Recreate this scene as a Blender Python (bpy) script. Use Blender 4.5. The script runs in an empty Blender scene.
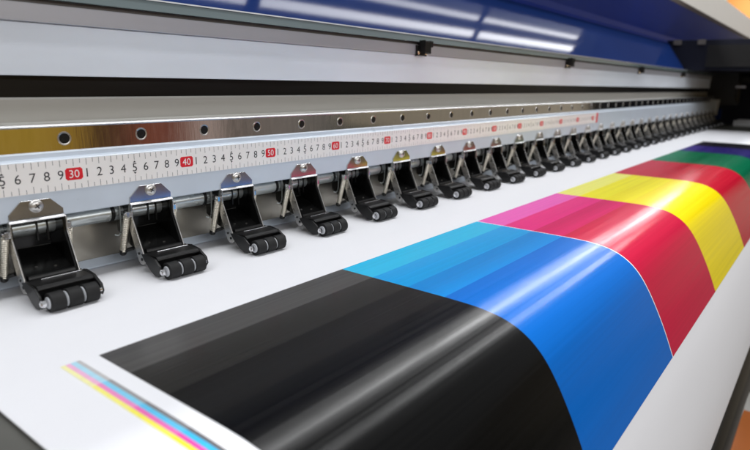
import bpy, bmesh, math, random
from mathutils import Vector, Matrix
random.seed(7)
S = 0.01                      # all shapes are written in centimetres
PI = math.pi
SC = bpy.context.scene
COL = SC.collection

# ------------------------------------------------------------------ helpers
def lin(c):
    r = []
    for v in c:
        v = v / 255.0
        r.append(v / 12.92 if v <= 0.04045 else ((v + 0.055) / 1.055) ** 2.4)
    return (r[0], r[1], r[2], 1.0)

def mat(name, col, rough=0.5, metal=0.0, coat=0.0, var=0.06, vscale=(3, 3, 3), bump=0.0,
        bscale=(60, 60, 60), rvar=0.0, spec=0.5, emit=None, aniso=0.0, coat_rough=0.08):
    """procedural principled material: noise breaks up colour, roughness and surface"""
    m = bpy.data.materials.new(name)
    m.use_nodes = True
    nt = m.node_tree
    N, L = nt.nodes, nt.links
    b = N['Principled BSDF']
    b.inputs['Roughness'].default_value = rough
    b.inputs['Metallic'].default_value = metal
    b.inputs['Coat Weight'].default_value = coat
    b.inputs['Coat Roughness'].default_value = coat_rough
    b.inputs['Specular IOR Level'].default_value = spec
    b.inputs['Anisotropic'].default_value = aniso
    tc = N.new('ShaderNodeTexCoord')
    def noise(scale, detail=4):
        mp = N.new('ShaderNodeMapping')
        mp.inputs['Scale'].default_value = tuple(s * 100 for s in scale)   # scale counted per metre -> per cm
        L.new(tc.outputs['Object'], mp.inputs['Vector'])
        n = N.new('ShaderNodeTexNoise')
        n.inputs['Scale'].default_value = 1.0
        n.inputs['Detail'].default_value = detail
        L.new(mp.outputs['Vector'], n.inputs['Vector'])
        return n
    n = noise([v * 0.1 for v in vscale])
    mr = N.new('ShaderNodeMapRange')
    mr.inputs['From Min'].default_value = 0.3
    mr.inputs['From Max'].default_value = 0.7
    mr.inputs['To Min'].default_value = 1 - var
    mr.inputs['To Max'].default_value = 1 + var
    L.new(n.outputs['Fac'], mr.inputs['Value'])
    mx = N.new('ShaderNodeVectorMath')
    mx.operation = 'SCALE'
    mx.inputs[0].default_value = col[:3]
    L.new(mr.outputs['Result'], mx.inputs['Scale'])
    L.new(mx.outputs['Vector'], b.inputs['Base Color'])
    if rvar:
        r2 = N.new('ShaderNodeMapRange')
        r2.inputs['From Min'].default_value = 0.3
        r2.inputs['From Max'].default_value = 0.7
        r2.inputs['To Min'].default_value = max(0.02, rough - rvar)
        r2.inputs['To Max'].default_value = rough + rvar
        L.new(n.outputs['Fac'], r2.inputs['Value'])
        L.new(r2.outputs['Result'], b.inputs['Roughness'])
    if bump:
        nb = noise([v * 0.1 for v in bscale], 3)
        bp = N.new('ShaderNodeBump')
        bp.inputs['Strength'].default_value = bump
        bp.inputs['Distance'].default_value = 0.0003
        L.new(nb.outputs['Fac'], bp.inputs['Height'])
        L.new(bp.outputs['Normal'], b.inputs['Normal'])
        if coat:
            L.new(bp.outputs['Normal'], b.inputs['Coat Normal'])
    if emit:
        b.inputs['Emission Color'].default_value = emit[0]
        b.inputs['Emission Strength'].default_value = emit[1]
    return m

class MB:
    """collects shapes (in cm) into one mesh object"""
    def __init__(self):
        self.bm = bmesh.new()
    def prism(self, poly, x0, x1, axis='x', smooth=False, mi=0, capmi=None):
        """closed polygon extruded; axis x: poly=(y,z); axis y: poly=(x,z); axis z: poly=(x,y)"""
        def P(a, b, t):
            return {'x': (t, a, b), 'y': (a, t, b), 'z': (a, b, t)}[axis]
        A = [self.bm.verts.new(P(a, b, x0)) for a, b in poly]
        B = [self.bm.verts.new(P(a, b, x1)) for a, b in poly]
        n = len(poly)
        fs = []
        for i in range(n):
            f = self.bm.faces.new((A[i], A[(i + 1) % n], B[(i + 1) % n], B[i]))
            f.smooth = smooth
            f.material_index = mi
            fs.append(f)
        for ring in (A, list(reversed(B))):
            f = self.bm.faces.new(ring)
            f.material_index = mi if capmi is None else capmi
            fs.append(f)
        return fs
    def box(self, x0, x1, y0, y1, z0, z1, mi=0):
        return self.prism([(y0, z0), (y1, z0), (y1, z1), (y0, z1)], x0, x1, mi=mi)
    def lathe(self, c, d, prof, n=20, mi=0, smooth=True):
        """prof = [(t, r)] along direction d from point c"""
        d = Vector(d).normalized()
        u = d.orthogonal().normalized()
        w = d.cross(u)
        c = Vector(c)
        rings = []
        for t, r in prof:
            if r < 1e-6:
                rings.append([self.bm.verts.new(c + d * t)])
            else:
                rings.append([self.bm.verts.new(c + d * t + (u * math.cos(2 * PI * k / n) + w * math.sin(2 * PI * k / n)) * r) for k in range(n)])
        for a, b in zip(rings, rings[1:]):
            for k in range(n):
                if len(a) == 1 and len(b) == 1:
                    continue
                if len(a) == 1:
                    f = self.bm.faces.new((a[0], b[k], b[(k + 1) % n]))
                elif len(b) == 1:
                    f = self.bm.faces.new((a[k], b[0], a[(k + 1) % n]))
                else:
                    f = self.bm.faces.new((a[k], b[k], b[(k + 1) % n], a[(k + 1) % n]))
                f.smooth = smooth
                f.material_index = mi
    def rod(self, p, q, r, n=16, mi=0, bev=0.0):
        p, q = Vector(p), Vector(q)
        l = (q - p).length
        if bev:
            pr = [(0, 0), (0, r - bev), (bev, r), (l - bev, r), (l, r - bev), (l, 0)]
        else:
            pr = [(0, 0), (0, r), (l, r), (l, 0)]
        # doubled rings keep flat ends looking flat
        self.lathe(p, q - p, pr, n, mi)
    def tube(self, pts, r, n=8, mi=0):
        pts = [Vector(p) for p in pts]
        rings = []
        up = None
        for i, p in enumerate(pts):
            t = (pts[min(i + 1, len(pts) - 1)] - pts[max(i - 1, 0)]).normalized()
            if up is None:
                up = t.orthogonal().normalized()
            up = (up - t * up.dot(t)).normalized()
            w = t.cross(up)
            rings.append([self.bm.verts.new(p + (up * math.cos(2 * PI * k / n) + w * math.sin(2 * PI * k / n)) * r) for k in range(n)])
        for a, b in zip(rings, rings[1:]):
            for k in range(n):
                f = self.bm.faces.new((a[k], a[(k + 1) % n], b[(k + 1) % n], b[k]))
                f.smooth = True
                f.material_index = mi
        for ring in (list(reversed(rings[0])), rings[-1]):
            self.bm.faces.new(ring).material_index = mi
    def bevel(self, w, seg=2):
        self.bm.normal_update()
        es = [e for e in self.bm.edges if len(e.link_faces) == 2 and e.calc_face_angle(0) > 0.5
              and not (e.link_faces[0].smooth and e.link_faces[1].smooth)]
        bmesh.ops.bevel(self.bm, geom=es, offset=w, segments=seg, affect='EDGES', clamp_overlap=True, profile=0.5)
        return self
    def build(self, name, mats, parent=None, origin=(0, 0, 0), recalc=True):
        if recalc:
            bmesh.ops.recalc_face_normals(self.bm, faces=self.bm.faces)
        self.bm.normal_update()
        for e in self.bm.edges:
            if len(e.link_faces) == 2 and e.calc_face_angle(0) > 0.62:
                e.smooth = False
        o = Vector(origin)
        for v in self.bm.verts:
            v.co = (v.co - o) * S
        me = bpy.data.meshes.new(name)
        self.bm.to_mesh(me)
        self.bm.free()
        if not isinstance(mats, (list, tuple)):
            mats = [mats]
        for m in mats:
            me.materials.append(m)
        ob = bpy.data.objects.new(name, me)
        COL.objects.link(ob)
        if parent:
            ob.parent = parent
        return ob

def thing(name, label, cat, loc=(0, 0, 0), group=None):
    o = bpy.data.objects.new(name, None)
    o.empty_display_size = 0.02
    COL.objects.link(o)
    o.location = Vector(loc) * S
    o['label'] = label
    o['category'] = cat
    if group:
        o['group'] = group
    return o

def copy_tree(o, parent=None):
    c = o.copy()
    COL.objects.link(c)
    c.parent = parent
    for ch in list(o.children):
        copy_tree(ch, c)
    return c

def catmull(pts, n=5):
    out = []
    for i in range(len(pts) - 1):
        p0, p1, p2, p3 = pts[max(i - 1, 0)], pts[i], pts[i + 1], pts[min(i + 2, len(pts) - 1)]
        for k in range(n):
            t = k / n
            out.append(tuple(0.5 * (2 * b + (c - a) * t + (2 * a - 5 * b + 4 * c - d) * t * t + (3 * b - a - 3 * c + d) * t ** 3)
                             for a, b, c, d in zip(p0, p1, p2, p3)))
    out.append(pts[-1])
    return out

# ------------------------------------------------------------------ materials
M = {}
M['paint_grey'] = mat('beam_paint', lin((204, 214, 226)), 0.32, 0.0, 0.15, var=0.03, rvar=0.05, bump=0.03)
M['panel'] = mat('panel_paint', lin((230, 237, 247)), 0.40, 0.0, 0.0, var=0.05, vscale=(.5, 2, 2), bump=0.05, rvar=.08)
M['upper'] = mat('beam_anodised', lin((178, 177, 172)), 0.38, 0.25, var=0.05, vscale=(.3, 8, 8), bump=0.03, bscale=(2, 90, 90))
M['trim'] = mat('trim_anodised', lin((186, 187, 194)), 0.35, 0.3, var=0.06, vscale=(.5, 5, 5))
M['trim_dark'] = mat('trim_dark', lin((92, 88, 86)), 0.4, 0.2)
M['edge_strip'] = mat('edge_strip', lin((116, 130, 132)), 0.22, 0.15, 0.5, var=0.1, vscale=(.4, 3, 3))
M['bright'] = mat('bright_edge', lin((235, 236, 238)), 0.25, 0.6)
M['steel'] = mat('rail_steel', lin((222, 221, 219)), 0.08, 1.0, var=0.06, vscale=(25, 6, 6), rvar=0.03, bump=0.05, bscale=(90, 6, 6))
M['chrome'] = mat('chrome', lin((220, 220, 222)), 0.13, 1.0, var=0.05, rvar=0.04)
M['chrome_rough'] = mat('zinc', lin((205, 203, 200)), 0.3, 1.0, var=0.1, vscale=(8, 8, 8), rvar=0.06, bump=0.05)
M['spring'] = mat('spring_wire', lin((222, 216, 202)), 0.38, 0.8, var=0.05)
M['shaft'] = mat('galvanised_shaft', lin((196, 202, 202)), 0.3, 0.7, var=0.10, vscale=(2, 9, 9), rvar=0.06)
M['mirror'] = mat('stainless_back', lin((172, 168, 158)), 0.25, 0.7, var=0.03, vscale=(1, 1, 1), rvar=0.02)
M['black_gloss'] = mat('black_gloss', (0.005, 0.005, 0.005, 1), 0.18, 0, 0.0, var=0.2, spec=0.4)
M['black'] = mat('black_plastic', (0.006, 0.006, 0.0062, 1), 0.36, spec=0.35, metal= 0, var=0.25, vscale=(12, 12, 12), bump=0.08)
M['rubber'] = mat('rubber', (0.012, 0.0122, 0.0125, 1), 0.62, spec=0.3, metal= 0, var=0.25, vscale=(20, 20, 20), bump=0.25, bscale=(30, 90, 90))
M['hub'] = mat('hub_plastic', lin((196, 199, 204)), 0.4, 0.0, var=0.05)
M['void'] = mat('dark_gap', (0.006, 0.006, 0.007, 1), 0.6)
M['slot'] = mat('slot_black', (0.006, 0.006, 0.006, 1), 0.3, 0, var=0.5, vscale=(1, 12, 12), spec=0.3)
M['blue'] = mat('blue_paint', lin((24, 46, 100)), 0.5, 0, 0.15, var=0.05, vscale=(.5, .5, .5), bump=0.0, spec=0.0, coat_rough=0.045)
M['navy'] = mat('navy_paint', lin((20, 46, 132)), 0.45, 0, 0.0, spec=0.25, var=0.08, vscale=(.4, .4, .4))
M['navy_dark'] = mat('navy_dark', lin((14, 17, 32)), 0.5, 0, var=0.1, spec=0.2)
M['lid_white'] = mat('lid_white', lin((232, 230, 224)), 0.4, 0, var=0.02)
M['lid_brown'] = mat('lid_edge', lin((150, 138, 128)), 0.45, 0, var=0.05)
M['vinyl'] = mat('white_vinyl', lin((238, 239, 243)), 0.5, 0, var=0.012, vscale=(.3, 1.5, 1.5), bump=0.10, bscale=(.35, .6, .6), spec=0.3)
M['platen'] = mat('platen', lin((112, 112, 106)), 0.4, 0.5, var=0.12, vscale=(2, 2, 2), bump=0.04)
M['tape'] = mat('tape_white', lin((249, 246, 244)), 0.4, 0, 0.1, var=0.012)
M['ink_black'] = mat('tape_black', (0.012, 0.012, 0.014, 1), 0.5)
M['tape_red'] = mat('tape_red', lin((226, 30, 44)), 0.4, var=0.03)
M['tape_tick'] = mat('tape_tick', (0.06, 0.06, 0.065, 1), 0.5)
M['brass'] = mat('brass_screw', lin((205, 180, 150)), 0.25, 1.0)
M['floor'] = mat('floor', lin((112, 106, 100)), 0.35, 0, var=0.08, vscale=(.1, .1, .1))
M['orange'] = mat('orange_sheet', lin((222, 128, 66)), 0.5, var=0.12, vscale=(.4, .4, .4))
M['wall'] = mat('wall_cream', lin((244, 232, 210)), 0.7, var=0.03)
M['orange2'] = mat('orange_banner', lin((246, 166, 84)), 0.6, var=0.05, vscale=(.2, .2, .2))

def ink(name, rgb):
    return mat('ink_' + name, lin(rgb), 0.21, 0, 0, var=0.20 if max(rgb) < 80 else 0.045, vscale=(0.3, 46, 46), bump=0.075,
               bscale=(9, 2.2, 2.2), rvar=0.05, spec=0.11)

# ------------------------------------------------------------------ setting
ZB = -8.7           # bed height
f = MB(); f.box(-300, 1500, -420, 500, -96, -95)
o = f.build('floor', M['floor']); o['kind'] = 'structure'
w = MB(); w.box(1100, 1110, -900, 900, -94.9, 330)
o = w.build('wall', M['wall']); o['kind'] = 'structure'

# orange banner on the far wall, seen over the raised lid
b = MB(); b.box(1098.5, 1099.7, -60, 120, 60, 190); b.bevel(.3)
o = b.build('wall_banner', M['orange2'])
o['label'] = 'blurred orange banner on the pale wall far behind the machine, above the lid edge'
o['category'] = 'banner'
# orange sheet on the floor under the front edge
b = MB(); b.box(186, 221, -60, -8, -94.95, -94.7); b.box(221, 236, -60, -8, -94.95, -94.7, 1)
o = b.build('floor_sheet', [M['orange'], M['lid_white']])
o['label'] = 'blurred orange sheet with a white end on the floor below the machine front'
o['category'] = 'sheet'

# ------------------------------------------------------------------ the printer
X0, X1 = -30, 326
printer = thing('wide_format_printer', 'blue and grey wide format printer with steel guide rail and raised lid', 'printer', (150, 0, -95))
def part(mb, name, m, parent=None, bev=0.0):
    if bev: mb.bevel(bev)
    o = mb.build(name, m, None)
    p = parent or printer
    o.parent = p
    # keep the mesh where it was drawn: printer empty is moved, parts are not
    root = printer.location
    if p is printer:
        o.location = -root
    return o

p = MB(); p.prism([(0, -2.95), (0.07, -3.02), (3.1, -3.02), (3.1, 1.72), (0.62, 1.73), (0.54, 1.66), (0.5, 1.33), (0.07, 1.25), (0, 1.18)], X0, X1)
beam = part(p, 'beam', M['paint_grey'])
p = MB(); p.prism([(0.86, 1.735), (3.6, 1.735), (3.6, 3.64), (1.0, 3.64), (0.86, 3.50)], X0, 318)
rail = part(p, 'guide_rail', M['steel'])
p = MB(); p.prism([(0.90, 3.565), (1.02, 3.66), (1.3, 3.66), (1.3, 3.72), (0.98, 3.72), (0.84, 3.60)], X0, 318)
part(p, 'rail_edge', M['bright'], rail)
bm_ = MB()
bm_.lathe((0, 0, 0), (0, -1, 0), [(0.0, 0.53), (0.03, 0.52), (0.035, 0.47), (0.012, 0.40)], 24, 1)
bm_.lathe((0, 0, 0), (0, -1, 0), [(0.03, 0.47), (0.012, 0.46), (0.012, 0.0)], 24, 0, smooth=False)
bm_.lathe((0, 0, 0), (0, -1, 0), [(0.012, 0.30), (0.03, 0.30), (0.03, 0.16), (0.014, 0.15), (0.014, 0)], 6, 0, smooth=False)
bolt = bm_.build('rail_bolt', [M['black'], M['chrome_rough']])
bolt.parent = rail
xs = [29.95 + 6.37 * k for k in range(-6, 46)]
for k, x in enumerate(xs):
    bo = bolt if k == 0 else bolt.copy()
    if k: COL.objects.link(bo); bo.parent = rail
    bo.location = Vector((x, 0.86, 2.64)) * S
p = MB(); p.prism([(3.7, 1.8), (4.2, 1.8), (8.0, 3.0), (8.0, 5.2), (4.35, 5.52), (4.2, 5.62), (4.0, 5.60), (3.95, 5.45), (4.0, 3.75), (3.7, 3.64)], X0, 318)
part(p, 'upper_beam', M['upper'])
p = MB(); p.box(X0, 318, 4.45, 4.6, 5.45, 7.6)
part(p, 'carriage_slot', M['slot'])
p = MB(); p.box(X0, 318, 3.5, 4.2, 7.245, 11.12)
part(p, 'back_panel', M['panel'], bev=0.06)
p = MB(); p.box(X0, 318, 3.25, 4.2, 11.14, 12.5)
part(p, 'trim_strip', M['trim'], bev=0.05)
p = MB(); p.box(X0, 318, 3.45, 4.2, 12.5, 12.82)
part(p, 'trim_groove', M['trim_dark'])
p = MB(); p.prism([(2.9, 12.84), (4.2, 12.84), (4.2, 13.70), (3.1, 13.70)], X0, 320)
strip = part(p, 'edge_strip', M['edge_strip'], bev=0.04)
p = MB(); p.prism([(3.0, 13.71), (4.2, 13.71), (4.2, 13.86), (3.05, 13.84)], X0, 320)
part(p, 'edge_cap', M['bright'], strip)
# hood: leaning convex blue cover
hp = catmull([(3.9, 13.6), (5.3, 15.6), (7.0, 18.03), (8.75, 20.53), (10.9, 23.7)], 6)
hood_poly = hp + [(12.4, 23.4), (6.6, 13.3)]
p = MB()
p.prism(hood_poly, X0, 480, smooth=False)
for fc in p.bm.faces:
    if len(fc.verts) == 4: fc.smooth = True
hood = part(p, 'hood', M['blue'])
for e in hood.data.edges: pass
# lid: raised, leaning forward over the hood
p = MB(); p.prism([(10.95, 23.75), (12.6, 25.0), (13.0, 26.6), (12.2, 28.3), (11.8, 29.2), (8.0, 37.0), (9.2, 37.8), (13.4, 29.4), (14.6, 26.6), (12.6, 23.4)], X0, 480)
lid = part(p, 'lid', M['navy'], bev=0.12)
p = MB(); p.prism([(8.0, 36.93), (6.8, 37.9), (7.4, 38.5), (9.3, 37.75)], X0, 482)
part(p, 'lid_edge', M['lid_brown'], lid, bev=0.04)
p = MB(); p.prism([(6.75, 37.95), (9.4, 50.4), (9.9, 50.3), (7.35, 38.55)], X0, 482)
part(p, 'lid_frame', M['lid_white'], lid, bev=0.05)
p = MB(); p.box(250, 262, 7.4, 8.6, 46.5, 50); p.box(256, 260, 6.4, 8.6, 43.0, 49); p.bevel(.15)
part(p, 'lid_latch', M['black'], lid)
# right end: dark cover over the parked carriage, end wall below it
p = MB(); p.box(264, 480, -62, 11.0, 14.2, 24.2); p.bevel(.5)
part(p, 'end_cover', M['navy_dark'])
p = MB()
p.prism([(-62, 14.3), (-62, -9.5), (-42, -9.4), (30, -9.2), (30, 14.3)], 336, 342)
p.box(318.5, 335.9, 9, 14, -8, 14.1)
part(p, 'end_wall', M['navy_dark'])
p = MB(); p.box(322, 334, -6.0, 8.5, 1.0, 13.4); p.bevel(1.0)
p.box(318.6, 321.9, 4.4, 8.0, 5.8, 9.0)
part(p, 'carriage', M['black'])
p = MB(); p.box(316.6, 318, -10.5, -7.0, 7.7, 8.5); p.box(318, 330, -9.2, -8.2, 7.8, 8.4); p.bevel(.1)
part(p, 'carriage_handle', M['trim'])
p = MB()
for k in range(9): p.box(331, 335, -20 + k * 2.2, -18.2 + k * 2.2, 10.2, 12.4)
p.bevel(.2)
part(p, 'cable_chain', M['black'])
for y in (6.6, -1.6):
    p = MB(); p.box(262.8, 263.9, y, y + 2.3, 23.1, 24.7); p.bevel(.1)
    part(p, 'cover_bracket', M['trim_dark'])
p = MB(); p.box(262.6, 263.9, -30, -3, 15.2, 22.6); p.bevel(.2)
part(p, 'cover_panel', M['black'])
p = MB(); p.prism([(-0.6, -4.5), (-0.9, 2.2), (2.5, 2.2), (2.5, -4.5)], 319.6, 321.2); p.bevel(.1)
part(p, 'end_post', M['upper'])
p = MB(); p.box(321.4, 324.5, -1.8, 1.5, -6.4, -2.0); p.bevel(.2)
part(p, 'end_block', M['blue'])
p = MB(); p.box(322, 334, -14, -8, ZB, -6.9); p.bevel(.4)
part(p, 'wiper_block', M['hub'])
# throat: shaft, steel back plate, flange
p = MB(); p.rod((X0, 1.75, -3.85), (322, 1.75, -3.85), .70, 24)
part(p, 'pressure_shaft', M['shaft'])
p = MB(); p.box(X0, X1, 3.2, 3.35, -8.4, -3.03)
bp = part(p, 'back_plate', M['mirror'])
p = MB(); p.prism([(3.19, -7.9), (2.5, -8.45), (2.5, -8.58), (3.19, -8.58)], X0, X1)
part(p, 'plate_flange', M['paint_grey'], bp, bev=0.04)

# media profile (y, z): flat bed, rolls over the front, hangs, curls back
prof = catmull([(3.3, ZB), (-6, ZB), (-14, ZB), (-20, ZB), (-24, ZB - .01), (-26, ZB - .06), (-27, ZB - .14), (-28, ZB - .28), (-29, ZB - .53),
                (-30, ZB - .95), (-31, ZB - 1.60), (-32, -11.3), (-33, -12.75), (-34, -14.55), (-35, -16.6), (-36, -18.95),
                (-36.95, -21.3), (-37.8, -24.0), (-38.5, -26.9), (-39.05, -30.0), (-39.35, -33.0), (-39.4, -35.5), (-39.1, -38.5), (-38.3, -41.5), (-37.0, -44.0)], 6)
def offset(pr, d):
    out = []
    for i, (y, z) in enumerate(pr):
        a, c = pr[max(i - 1, 0)], pr[min(i + 1, len(pr) - 1)]
        ty, tz = c[0] - a[0], c[1] - a[1]
        l = math.hypot(ty, tz)
        out.append((y + tz / l * d, z - ty / l * d))   # outward: up on the bed, forward where it hangs
    return out
def sheet(mb, pr, d0, d1, x0, x1, steps=None):
    mi = 0
    top, bot = offset(pr, d1), offset(pr, d0)
    n = len(pr)
    for s in range(1):
        vt = [[mb.bm.verts.new((x, y, z)) for (y, z) in top] for x in (x0, x1)]
        vb = [[mb.bm.verts.new((x, y, z)) for (y, z) in bot] for x in (x0, x1)]
        for i in range(n - 1):
            if steps: mi = sum(1 for q in steps if (pr[i][0] + pr[i + 1][0]) / 2 < q)
            fa = mb.bm.faces.new((vt[0][i], vt[0][i + 1], vt[1][i + 1], vt[1][i])); fa.smooth = True; fa.material_index = mi
            fb = mb.bm.faces.new((vb[0][i], vb[1][i], vb[1][i + 1], vb[0][i + 1])); fb.smooth = True; fb.material_index = mi
            for s_ in (0, 1):
                fc = mb.bm.faces.new((vt[s_][i], vb[s_][i], vb[s_][i + 1], vt[s_][i + 1])); fc.material_index = mi
        for i in (0, n - 1):
            fc = mb.bm.faces.new((vt[0][i], vt[1][i], vb[1][i], vb[0][i])); fc.material_index = mi
def cut(pr, y0, y1):
    """piece of the profile between two y values (y falls along it until the curl)"""
    def at(y):
        for a, c in zip(pr, pr[1:]):
            if a[0] >= y >= c[0]:
                t = (a[0] - y) / (a[0] - c[0] + 1e-9)
                return (y, a[1] + t * (c[1] - a[1]))
    mid = []
    for q in pr:
        if q[0] <= -39.2: break
        if y1 < q[0] < y0: mid.append(q)
    return [at(y0)] + mid + [at(y1)]
def stepped(pr, ys):
    out = []
    for a, c in zip(ys, ys[1:]):
        out += cut(pr, a, c)[:-1]
    return out + [cut(pr, ys[-2], ys[-1])[-1]]

# platen below the media
plp = cut(prof, 3.0, -38.2)
plp = [(y, z) for y, z in offset(plp, -0.22)]
p = MB(); p.prism(plp + [(-30, -30), (-20, -22), (3.0, -14)], X0, 330)
for fc in p.bm.faces:
    if len(fc.verts) == 4 and abs(fc.normal.x) < .5: fc.smooth = False
part(p, 'platen', M['platen'])
p = MB(); p.rod((0, -36.6, -49.2), (330, -36.6, -49.2), 3.6, 24)
part(p, 'take_up_roller', M['black_gloss'])
p = MB(); p.rod((0, -33.5, -57), (330, -33.5, -57), 2.4, 20)
part(p, 'tension_bar', M['steel'])
p = MB(); p.box(236, 243, -46, -30, -95, -40); p.bevel(.3)
part(p, 'stand_leg', M['black'])
p = MB(); p.box(20, 27, -22, -2, -95, -14.2); p.bevel(.3)
part(p, 'stand_leg', M['black'])

# ------------------------------------------------------------------ printed vinyl
vinyl = thing('printed_vinyl', 'white vinyl sheet with glossy printed colour blocks running over the printer bed', 'printed sheet', (18.15, -14, ZB))
VL = vinyl.location
def vpart(mb, name, m, label=None, parent=None):
    o = mb.build(name, m); o.parent = parent or vinyl; o.location = -VL if parent is None else (0, 0, 0)
    if label: o['label'] = label
    return o
p = MB(); sheet(p, prof, -0.05, 0.0, 18.12, 278)
vpart(p, 'sheet', M['vinyl'])
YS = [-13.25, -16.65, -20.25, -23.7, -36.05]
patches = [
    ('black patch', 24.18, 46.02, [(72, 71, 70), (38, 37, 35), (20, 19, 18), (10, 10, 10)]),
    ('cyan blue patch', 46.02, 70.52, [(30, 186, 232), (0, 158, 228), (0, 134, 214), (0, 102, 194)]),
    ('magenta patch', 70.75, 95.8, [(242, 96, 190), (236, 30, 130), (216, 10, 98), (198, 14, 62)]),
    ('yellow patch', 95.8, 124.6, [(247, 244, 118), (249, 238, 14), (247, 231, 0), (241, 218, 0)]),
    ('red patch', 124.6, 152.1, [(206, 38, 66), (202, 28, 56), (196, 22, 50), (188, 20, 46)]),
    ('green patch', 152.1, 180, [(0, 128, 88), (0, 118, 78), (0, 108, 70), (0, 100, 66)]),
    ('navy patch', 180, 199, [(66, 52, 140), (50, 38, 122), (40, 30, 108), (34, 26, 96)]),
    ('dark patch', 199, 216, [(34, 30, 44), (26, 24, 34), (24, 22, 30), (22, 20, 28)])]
for nm, xa, xb, cols in patches:
    p = MB(); ms = []
    for k in range(4):
        ms.append(ink('%s_%d' % (nm.replace(' ', '_'), k), cols[k]))
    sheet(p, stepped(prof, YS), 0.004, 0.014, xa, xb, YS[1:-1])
    vpart(p, 'colour_patch', ms, 'glossy ' + nm)
bars = [('yellow', 22.06, 22.33, (250, 236, 40)), ('magenta', 22.33, 22.61, (232, 60, 160)),
        ('cyan', 22.61, 22.93, (40, 176, 232)), ('grey', 22.93, 23.17, (84, 82, 84))]
YB = [-13.05, -16.5, -20.1, -23.7, -36.05]
for nm, xa, xb, c in bars:
    p = MB(); ms = []
    for k, t in enumerate((.32, .54, .70, .85)):
        ms.append(ink('bar_%s_%d' % (nm, k), tuple(238 + (v - 238) * t for v in c)))
    sheet(p, stepped(prof, YB), 0.004, 0.014, xa, xb, YB[1:-1])
    vpart(p, 'test_bar', ms, 'thin %s test bar beside the black patch' % nm)

# ------------------------------------------------------------------ measuring tape
tape = thing('measuring_tape', 'white centimetre tape with black digits and red tens stuck along the beam', 'measuring tape', (0, 0, 0))
def tpart(mb, name, m, parent=None):
    o = mb.build(name, m); o.parent = parent or tape
    return o
p = MB(); p.box(0, 152.4, -0.025, -0.001, -1.13, 1.15)
tpart(p, 'tape_strip', M['tape'])
p = MB(); p.box(152.4, 153.6, -0.027, -0.001, -1.13, 1.15)
tpart(p, 'red_tip', M['tape_red'])
p = MB()
def quad(mb, x0, x1, z0, z1, y):
    v = [mb.bm.verts.new(c) for c in ((x0, y, z0), (x1, y, z0), (x1, y, z1), (x0, y, z1))]
    mb.bm.faces.new(v)
for k in range(1, 305):
    x = k * .5
    if x > 152: break
    l = .52 if k % 2 == 0 else .34
    quad(p, x - .017, x + .017, 1.15 - l, 1.13, -.029)
    quad(p, x - .017, x + .017, -1.11, -1.13 + l, -.029)
tpart(p, 'tick_marks', M['tape_tick'])

_glyph = {}
def glyph(s, size):
    """flat triangles of a string, centred, in cm"""
    if (s, size) in _glyph: return _glyph[(s, size)]
    cu = bpy.data.curves.new('digits', 'FONT')
    cu.body = s; cu.size = size; cu.align_x = 'CENTER'; cu.resolution_u = 3
    ob = bpy.data.objects.new('digits', cu); COL.objects.link(ob)
    bpy.context.view_layer.update()
    dg = bpy.context.evaluated_depsgraph_get()
    me = ob.evaluated_get(dg).to_mesh()
    vs = [tuple(v.co) for v in me.vertices]; fs = [tuple(q.vertices) for q in me.polygons]
    ob.evaluated_get(dg).to_mesh_clear()
    bpy.data.objects.remove(ob); bpy.data.curves.remove(cu)
    zs = [v[1] for v in vs]; mid = (min(zs) + max(zs)) / 2
    _glyph[(s, size)] = ([(v[0], v[1] - mid) for v in vs], fs)
    return _glyph[(s, size)]
def write(mb, s, size, x, y, z):
    vs, fs = glyph(s, size)
    V = [mb.bm.verts.new((x + a, y, z + b)) for a, b in vs]
    for q in fs:
        try: mb.bm.faces.new([V[i] for i in q])
        except ValueError: pass
p = MB()
for n in range(1, 153):
    if n % 10 == 0: continue
    write(p, str(n % 10), .98, n, -.030, 0.02)
    if n % 10 == 5:
        for s in (1, -1):
            v = [p.bm.verts.new((n + a, -.030, s * b + .02)) for a, b in ((-.13, .40), (.13, .40), (0, .56))]
            p.bm.faces.new(v)
tpart(p, 'digits', M['ink_black'])
for n in range(10, 151, 10):
    hw = .66 if n < 100 else .80
    p = MB()
    c = .14; z0, z1 = -.44, .48
    pts = [(-hw + c, z0), (hw - c, z0), (hw, z0 + c), (hw, z1 - c), (hw - c, z1), (-hw + c, z1), (-hw, z1 - c), (-hw, z0 + c)]
    p.prism([(n + a, b_) for a, b_ in pts], -.034, -.026, axis='y')
    bd = tpart(p, 'tens_badge', M['tape_red'])
    p = MB(); write(p, str(n), .86, n, -.037, 0.02)
    tpart(p, 'badge_digits', M['tape'], bd)

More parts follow.
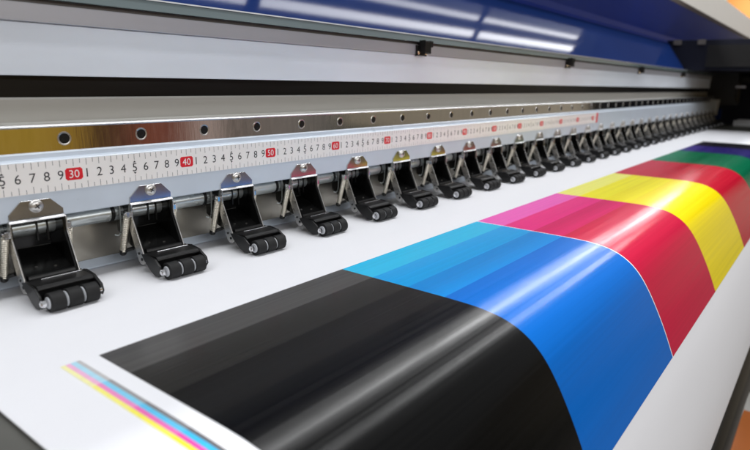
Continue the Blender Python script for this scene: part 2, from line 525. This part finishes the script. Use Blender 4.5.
# ------------------------------------------------------------------ pinch roller clamps
BX, BY, BZ = 0.0, -4.75, ZB           # origin of a clamp: under its rollers
def make_clamp():
    t = thing('pinch_roller_clamp', '', 'roller clamp', (0, BY, BZ), 'pinch roller clamps along the beam')
    O = (0, BY, BZ)
    def cp(mb, name, m, parent=None, bev=0.0):
        if bev: mb.bevel(bev)
        o = mb.build(name, m, parent or t, O)
        return o
    # tab screwed to the beam, its lower edge bent forward
    p = MB()
    p.prism([(-1.86, -2.82), (-1.86, -2.45), (-1.0, -1.60), (1.02, -1.60), (1.88, -2.45), (1.88, -2.82)], -.16, -.04, axis='y')
    p.bevel(.025, 1)
    tab = cp(p, 'mounting_tab', M['chrome'])
    p = MB(); p.prism([(-.05, -2.90), (-.17, -2.90), (-.30, -2.99), (-.36, -3.06), (-.05, -3.06)], -1.95, 1.95); p.bevel(.02, 1)
    cp(p, 'tab_fold', M['bright'], tab)
    p = MB(); p.lathe((0, -.17, -2.0), (0, -1, 0), [(0, .50), (.07, .49), (.17, .41), (.24, .25), (.26, 0)], 24)
    so = (0, -.17, -2.0)
    sc = p.build('screw', M['chrome_rough'], t, so)
    sc.location = (Vector(so) - Vector(O)) * S
    p = MB()
    p.box(-.21, .21, -.433, -.30, -2.04, -1.96); p.box(-.04, .04, -.436, -.303, -2.21, -1.79)
    p.build('screw_slot', M['ink_black'], sc, so)
    # bright side plates
    sp = [(.0, -2.98), (-.36, -3.07), (-.36, -4.2), (-1.80, -7.30), (-1.80, -7.66), (-1.55, -7.92), (-1.22, -7.92), (-.95, -7.66), (.30, -4.6), (.34, -3.9), (.10, -3.5)]
    for s in (-1, 1):
        p = MB(); p.prism(sp, s * 1.90, s * 1.99); p.bevel(.025, 1)
        pl = cp(p, 'side_plate', M['chrome_rough'])
        p = MB()
        for (yy, zz, r) in ((-1.45, -7.48, .13), (-1.05, -7.05, .11)):
            p.rod((s * 1.985, yy, zz), (s * 2.03, yy, zz), r, 12)
        cp(p, 'rivet', M['black'], pl)
    # black housing between the plates
    p = MB()
    ch = [(-.12, -3.1), (-.22, -4.2), (-1.62, -7.2), (.9, -6.4), (2.3, -5.6), (2.3, -3.1)]
    for s in (-1, 1):
        p.prism(ch, s * 1.76, s * 1.88)
    p.prism([(2.2, -3.1), (2.38, -3.1), (2.38, -5.7), (2.2, -5.6)], -1.75, 1.75)
    p.prism([(2.2, -5.62), (-1.6, -7.08), (-1.6, -7.22), (2.2, -5.78)], -1.75, 1.75)
    p.prism([(-.10, -3.06), (2.2, -3.06), (2.2, -3.16), (-.10, -3.16)], -1.75, 1.75)
    hs = cp(p, 'housing', M['black_gloss'], bev=.015)
    p = MB()
    p.box(.30, .44, 1.02, 1.2, -4.9, -3.3); p.box(1.05, 1.19, 1.02, 1.2, -5.0, -3.25)
    cp(p, 'rib', M['black'], hs)
    p = MB()
    for x, y in ((-.5, -.2), (.75, -.5)):
        z = -5.62 - (2.2 - y) * 0.384
        p.rod((x, y, z - .02), (x, y, z + .03), .11, 10)
    cp(p, 'housing_screw', M['chrome_rough'], hs)
    # nuts, springs, knobs
    for s in (-1, 1):
        p = MB(); p.box(s * 2.12 - .23, s * 2.12 + .23, -.2, .26, -4.08, -3.60); p.bevel(.05)
        p.rod((s * 1.98, .08, -3.85), (s * 2.42, .08, -3.85), .12, 10)
        cp(p, 'nut', M['chrome'])
        a, c = Vector((s * 2.24, .02, -4.02)), Vector((s * 2.34, .80, -7.1))
        d = (c - a).normalized(); u = d.orthogonal().normalized(); w_ = d.cross(u); L_ = (c - a).length
        pts = []
        T = 19
        for k in range(T * 9 + 1):
            tt = k / (T * 9); an = 2 * PI * T * tt
            pts.append(a + d * L_ * tt + (u * math.cos(an) + w_ * math.sin(an)) * .21)
        p = MB(); p.tube(pts, .078, 6)
        cp(p, 'spring', M['spring'])
        p = MB(); p.lathe((s * 2.36, .82, -7.02), (0, .1, -1), [(0, 0), (0, .22), (.08, .29), (.34, .29), (.44, .2), (.44, 0)], 14)
        p.tube([(s * 2.34, .8, -7.25), (s * 2.1, .5, -7.0), (s * 1.86, 0, -6.8)], .16, 8)
        cp(p, 'spring_knob', M['black'])
    # shaft collar and wire hook
    p = MB(); p.rod((-2.95, 1.75, -3.85), (-2.62, 1.75, -3.85), .80, 24, bev=.06)
    cp(p, 'shaft_collar', M['black'])
    p = MB(); p.tube(catmull([(-2.3, .9, -3.05), (-2.3, .9, -4.6), (-2.32, .95, -5.4), (-2.45, 1.1, -5.75), (-2.7, 1.3, -5.7)], 4), .06, 6)
    cp(p, 'wire_hook', M['shaft'])
    # roller holder
    p = MB()
    ep = [(-1.6, -7.05), (-2.0, -7.5), (-2.9, -8.2), (-3.5, -8.46), (-4.05, -8.42), (-4.3, -8.08), (-4.15, -7.6), (-3.4, -7.1), (-2.2, -6.95)]
    p.prism(ep, -2.12, -1.95); p.prism([(y * 1.05 if y < -4 else y, z) for y, z in ep], 2.04, 2.26)
    p.prism([(-1.3, -6.98), (-3.4, -6.98), (-3.66, -7.12), (-3.66, -7.32), (-1.3, -7.22)], -1.945, 2.035)
    p.prism([(-1.32, -6.97), (-1.32, -6.74), (-1.62, -6.74), (-1.70, -6.97)], -1.7, 1.7)
    p.prism([(-2.7, -7.24), (-2.7, -8.3), (-2.85, -8.3), (-2.85, -7.24)], -1.945, 2.035)
    hd = cp(p, 'roller_holder', M['black'], bev=.05)
    p = MB(); p.box(-1.05, 1.9, -2.16, -1.98, -6.975, -6.90); p.bevel(.03)
    cp(p, 'pivot_pin', M['chrome'], hd)
    p = MB(); p.rod((-2.2, -4.45, -7.98), (2.12, -4.45, -7.98), .15, 10); p.rod((-2.12, -4.45, -7.98), (-1.86, -4.45, -7.98), .27, 6)
    cp(p, 'axle', M['chrome'])
    for x in (-1.16, .03, 1.22):
        p = MB()
        pr = [(-.50, .38), (-.50, .65), (-.46, .70)]
        for k in range(9):
            xx = -.39 + .0975 * k
            pr += [(xx - .03, .70), (xx + .03, .688)]
        pr += [(.46, .70), (.50, .65), (.50, .38)]
        p.lathe((x, -4.45, -7.98), (1, 0, 0), pr, 28)
        rr = cp(p, 'rubber_roller', M['rubber'])
        p = MB(); p.rod((x - .58, -4.45, -7.98), (x - .2, -4.45, -7.98), .43 if x < -1 else .56, 24, bev=.04)
        if x < 1: p.rod((x + .2, -4.45, -7.98), (x + .58, -4.45, -7.98), .56, 24, bev=.04)
        cp(p, 'roller_hub', M['hub'], rr)
    return t
proto = make_clamp()
ords = ['first', 'second', 'third', 'fourth', 'fifth', 'sixth', 'seventh', 'eighth', 'ninth', 'tenth', 'eleventh', 'twelfth',
        'thirteenth', 'fourteenth', 'fifteenth', 'sixteenth', 'seventeenth', 'eighteenth', 'nineteenth']
NC = 32
for k in range(NC):
    x = 26.96 + 9.23 * k
    c = proto if k == 0 else copy_tree(proto)
    c.location = Vector((x, BY, BZ)) * S
    ry, rx = random.uniform(-.022, .022), random.uniform(-.02, .03)      # each sits a touch differently
    for ch in c.children:
        if ch.name.split('.')[0] in ('roller_holder', 'rubber_roller', 'axle'):
            ch.rotation_euler = (rx, 0, ry)
        elif ch.name.split('.')[0] == 'screw':
            ch.rotation_euler = (0, random.uniform(0, 1.57), 0)
    if k == 0:
        lb = 'leftmost and nearest black roller clamp, bronze-brown tab under the 27 centimetre mark'
    elif x < 152:
        tone = {1: 'violet-blue tab, ', 2: 'blue-violet tab, ', 3: 'crimson tab, ', 4: 'salmon tab, ', 5: 'olive-yellow tab, ', 6: 'yellow tab, '}.get(k, '')
        lb = 'black three-roller clamp, %sunder the %d centimetre mark of the tape' % (tone, round(x))
    else:
        q = k - 14
        lb = '%s black roller clamp to the right of the red tip of the tape' % ords[q]
        if k == NC - 1: lb = 'farthest and last black roller clamp, beside the grey end post'
    c['label'] = lb

# ------------------------------------------------------------------ limit switches on the trim
def make_switch():
    t = thing('limit_switch', '', 'switch', (0, 3.2, 11.2), 'switches along the top trim')
    O = (0, 3.2, 11.2)
    def cp(mb, name, m, parent=None, bev=0.0):
        if bev: mb.bevel(bev)
        return mb.build(name, m, parent or t, O)
    p = MB(); p.box(-1.25, 1.15, 2.95, 3.24, 11.0, 12.35)
    pl = cp(p, 'mounting_plate', M['black'], bev=.05)
    p = MB(); p.box(-.75, .75, 2.0, 2.9, 11.35, 13.0)
    cp(p, 'switch_body', M['black'], bev=.07)
    p = MB(); p.box(.85, 1.6, 2.2, 2.95, 12.25, 13.0); p.rod((.7, 2.5, 12.6), (.9, 2.5, 12.6), .2, 10)
    cp(p, 'plug', M['black'], bev=.05)
    for x in (-.95, .95):
        p = MB(); p.lathe((x, 2.95, 11.4), (0, -1, 0), [(0, .26), (.1, .24), (.2, .12), (.22, 0)], 14)
        cp(p, 'switch_screw', M['brass'])
    return t
sw = make_switch()
for k, (x, lb) in enumerate([(81.8, 'largest and nearest black switch with two brass screws on the top trim'),
                             (139.4, 'second black switch along the top trim, below the bright reflection end'),
                             (197.2, 'third black switch along the top trim, small and blurred'),
                             (255.4, 'farthest black switch on the top trim, nearest the dark end housing')]):
    c = sw if k == 0 else copy_tree(sw)
    c.location = Vector((x, 3.2, 11.2)) * S
    c['label'] = lb

# ------------------------------------------------------------------ light
SUNROW = []
def lamp(x0, x1, y, z, w, power):
    l = bpy.data.lights.new('tube_or_fill_lamp', 'AREA')
    l.shape = 'RECTANGLE'
    l.size = (x1 - x0) * S; l.size_y = w * S
    l.energy = power * (x1 - x0) / 145.0
    l.color = (0.985, 0.99, 1.0)
    o = bpy.data.objects.new('tube_or_fill_lamp', l); COL.objects.link(o)
    o.location = Vector(((x0 + x1) / 2, y, z)) * S
    return o
for a, b_ in [(-203, -14), (-5, 184), (192, 381), (389, 570)]:      # twin tubes overhead
    lamp(a, b_, -25, 170, 4.2, 6.6)
    lamp(a, b_, -14, 170, 4.2, 3.8)
for a, b_ in [(-203, -14), (-5, 184), (192, 330)]:      # added fill row behind the camera, not tubes: brightens the upright faces
    lamp(a, b_, -430, 165, 90, 41.0)
for a, b_ in [(-100, 85), (95, 280), (290, 475), (485, 670), (680, 865), (875, 1060)]:   # next row, beyond the machine
    lamp(a, b_, 80, 170, 17, 27.0)

W = bpy.data.worlds.new('World'); SC.world = W; W.use_nodes = True
nt = W.node_tree; N, L = nt.nodes, nt.links
bg = N['Background']
tc = N.new('ShaderNodeTexCoord'); sx = N.new('ShaderNodeSeparateXYZ'); L.new(tc.outputs['Generated'], sx.inputs[0])
neg = N.new('ShaderNodeMath'); neg.operation = 'MULTIPLY'; neg.inputs[1].default_value = -1; L.new(sx.outputs['Y'], neg.inputs[0])
at = N.new('ShaderNodeMath'); at.operation = 'ARCTAN2'; L.new(sx.outputs['X'], at.inputs[0]); L.new(neg.outputs[0], at.inputs[1])
mr = N.new('ShaderNodeMapRange'); L.new(at.outputs[0], mr.inputs['Value'])
mr.inputs['From Min'].default_value = 0.0; mr.inputs['From Max'].default_value = PI / 2
cr = N.new('ShaderNodeValToRGB'); L.new(mr.outputs[0], cr.inputs[0])
els = [(0.0, (.30, .22, .12)), (.20, (.40, .25, .035)), (.25, (.42, .265, .04)), (.28, (.36, .21, .035)), (.30, (.10, .055, .025)), (.33, (.11, .045, .03)),
       (.345, (.25, .075, .045)), (.375, (.19, .07, .05)), (.395, (.40, .28, .24)), (.41, (.50, .40, .36)), (.425, (.17, .135, .115)), (.48, (.22, .19, .17)),
       (.53, (.16, .145, .13)), (.555, (.06, .065, .05)), (.65, (.05, .06, .045)), (.70, (.10, .10, .09)), (.74, (.03, .034, .03)), (.80, (.15, .15, .15)), (.85, (.03, .03, .03)), (1.0, (.08, .08, .09))]
r = cr.color_ramp
while len(r.elements) < len(els): r.elements.new(0.5)
for e, (pos, c) in zip(r.elements, els):
    e.position = pos; e.color = (*c, 1)
mz = N.new('ShaderNodeMapRange'); L.new(sx.outputs['Z'], mz.inputs['Value'])
mz.inputs['From Min'].default_value = -1; mz.inputs['From Max'].default_value = 1
cz = N.new('ShaderNodeValToRGB'); L.new(mz.outputs[0], cz.inputs[0])
rz = cz.color_ramp
zel = [(0.0, (.05, .046, .042)), (.42, (.07, .066, .062)), (.55, (.30, .30, .31)), (1.0, (.58, .59, .61))]
while len(rz.elements) < len(zel): rz.elements.new(0.5)
for e, (pos, c) in zip(rz.elements, zel):
    e.position = pos; e.color = (*c, 1)
bz = N.new('ShaderNodeValToRGB'); L.new(mz.outputs[0], bz.inputs[0])   # horizon band mask
rb = bz.color_ramp
for e, (pos, c) in zip(rb.elements, [(.41, 0), (.44, 1)]):
    e.position = pos; e.color = (c, c, c, 1)
e = rb.elements.new(.57); e.color = (1, 1, 1, 1)
e = rb.elements.new(.62); e.color = (0, 0, 0, 1)
mixc = N.new('ShaderNodeMixRGB'); L.new(bz.outputs[0], mixc.inputs['Fac']); L.new(cz.outputs[0], mixc.inputs[1]); L.new(cr.outputs[0], mixc.inputs[2])
L.new(mixc.outputs[0], bg.inputs['Color']); bg.inputs['Strength'].default_value = 0.75

# ------------------------------------------------------------------ camera
cam = bpy.data.cameras.new('camera'); co = bpy.data.objects.new('camera', cam); COL.objects.link(co)
R = [(0.614286, 0.174765, -0.769487),(-0.788847, 0.159908, -0.593422),(0.019338, 0.971538, 0.236092)]
co.matrix_world = Matrix.Translation(Vector((8.7487, -45.5370, 7.3052)) * S) @ Matrix(R).to_4x4()
cam.sensor_width = 36; cam.sensor_fit = 'HORIZONTAL'; cam.lens = 36 * 590 / 750
cam.clip_start = 0.01; cam.clip_end = 60
cam.dof.use_dof = True; cam.dof.focus_distance = 0.56; cam.dof.aperture_fstop = 7.5
SC.camera = co
SC.view_settings.view_transform = 'Standard'; SC.view_settings.look = 'None'
SC.view_settings.exposure = 0.1; SC.view_settings.gamma = 1.0
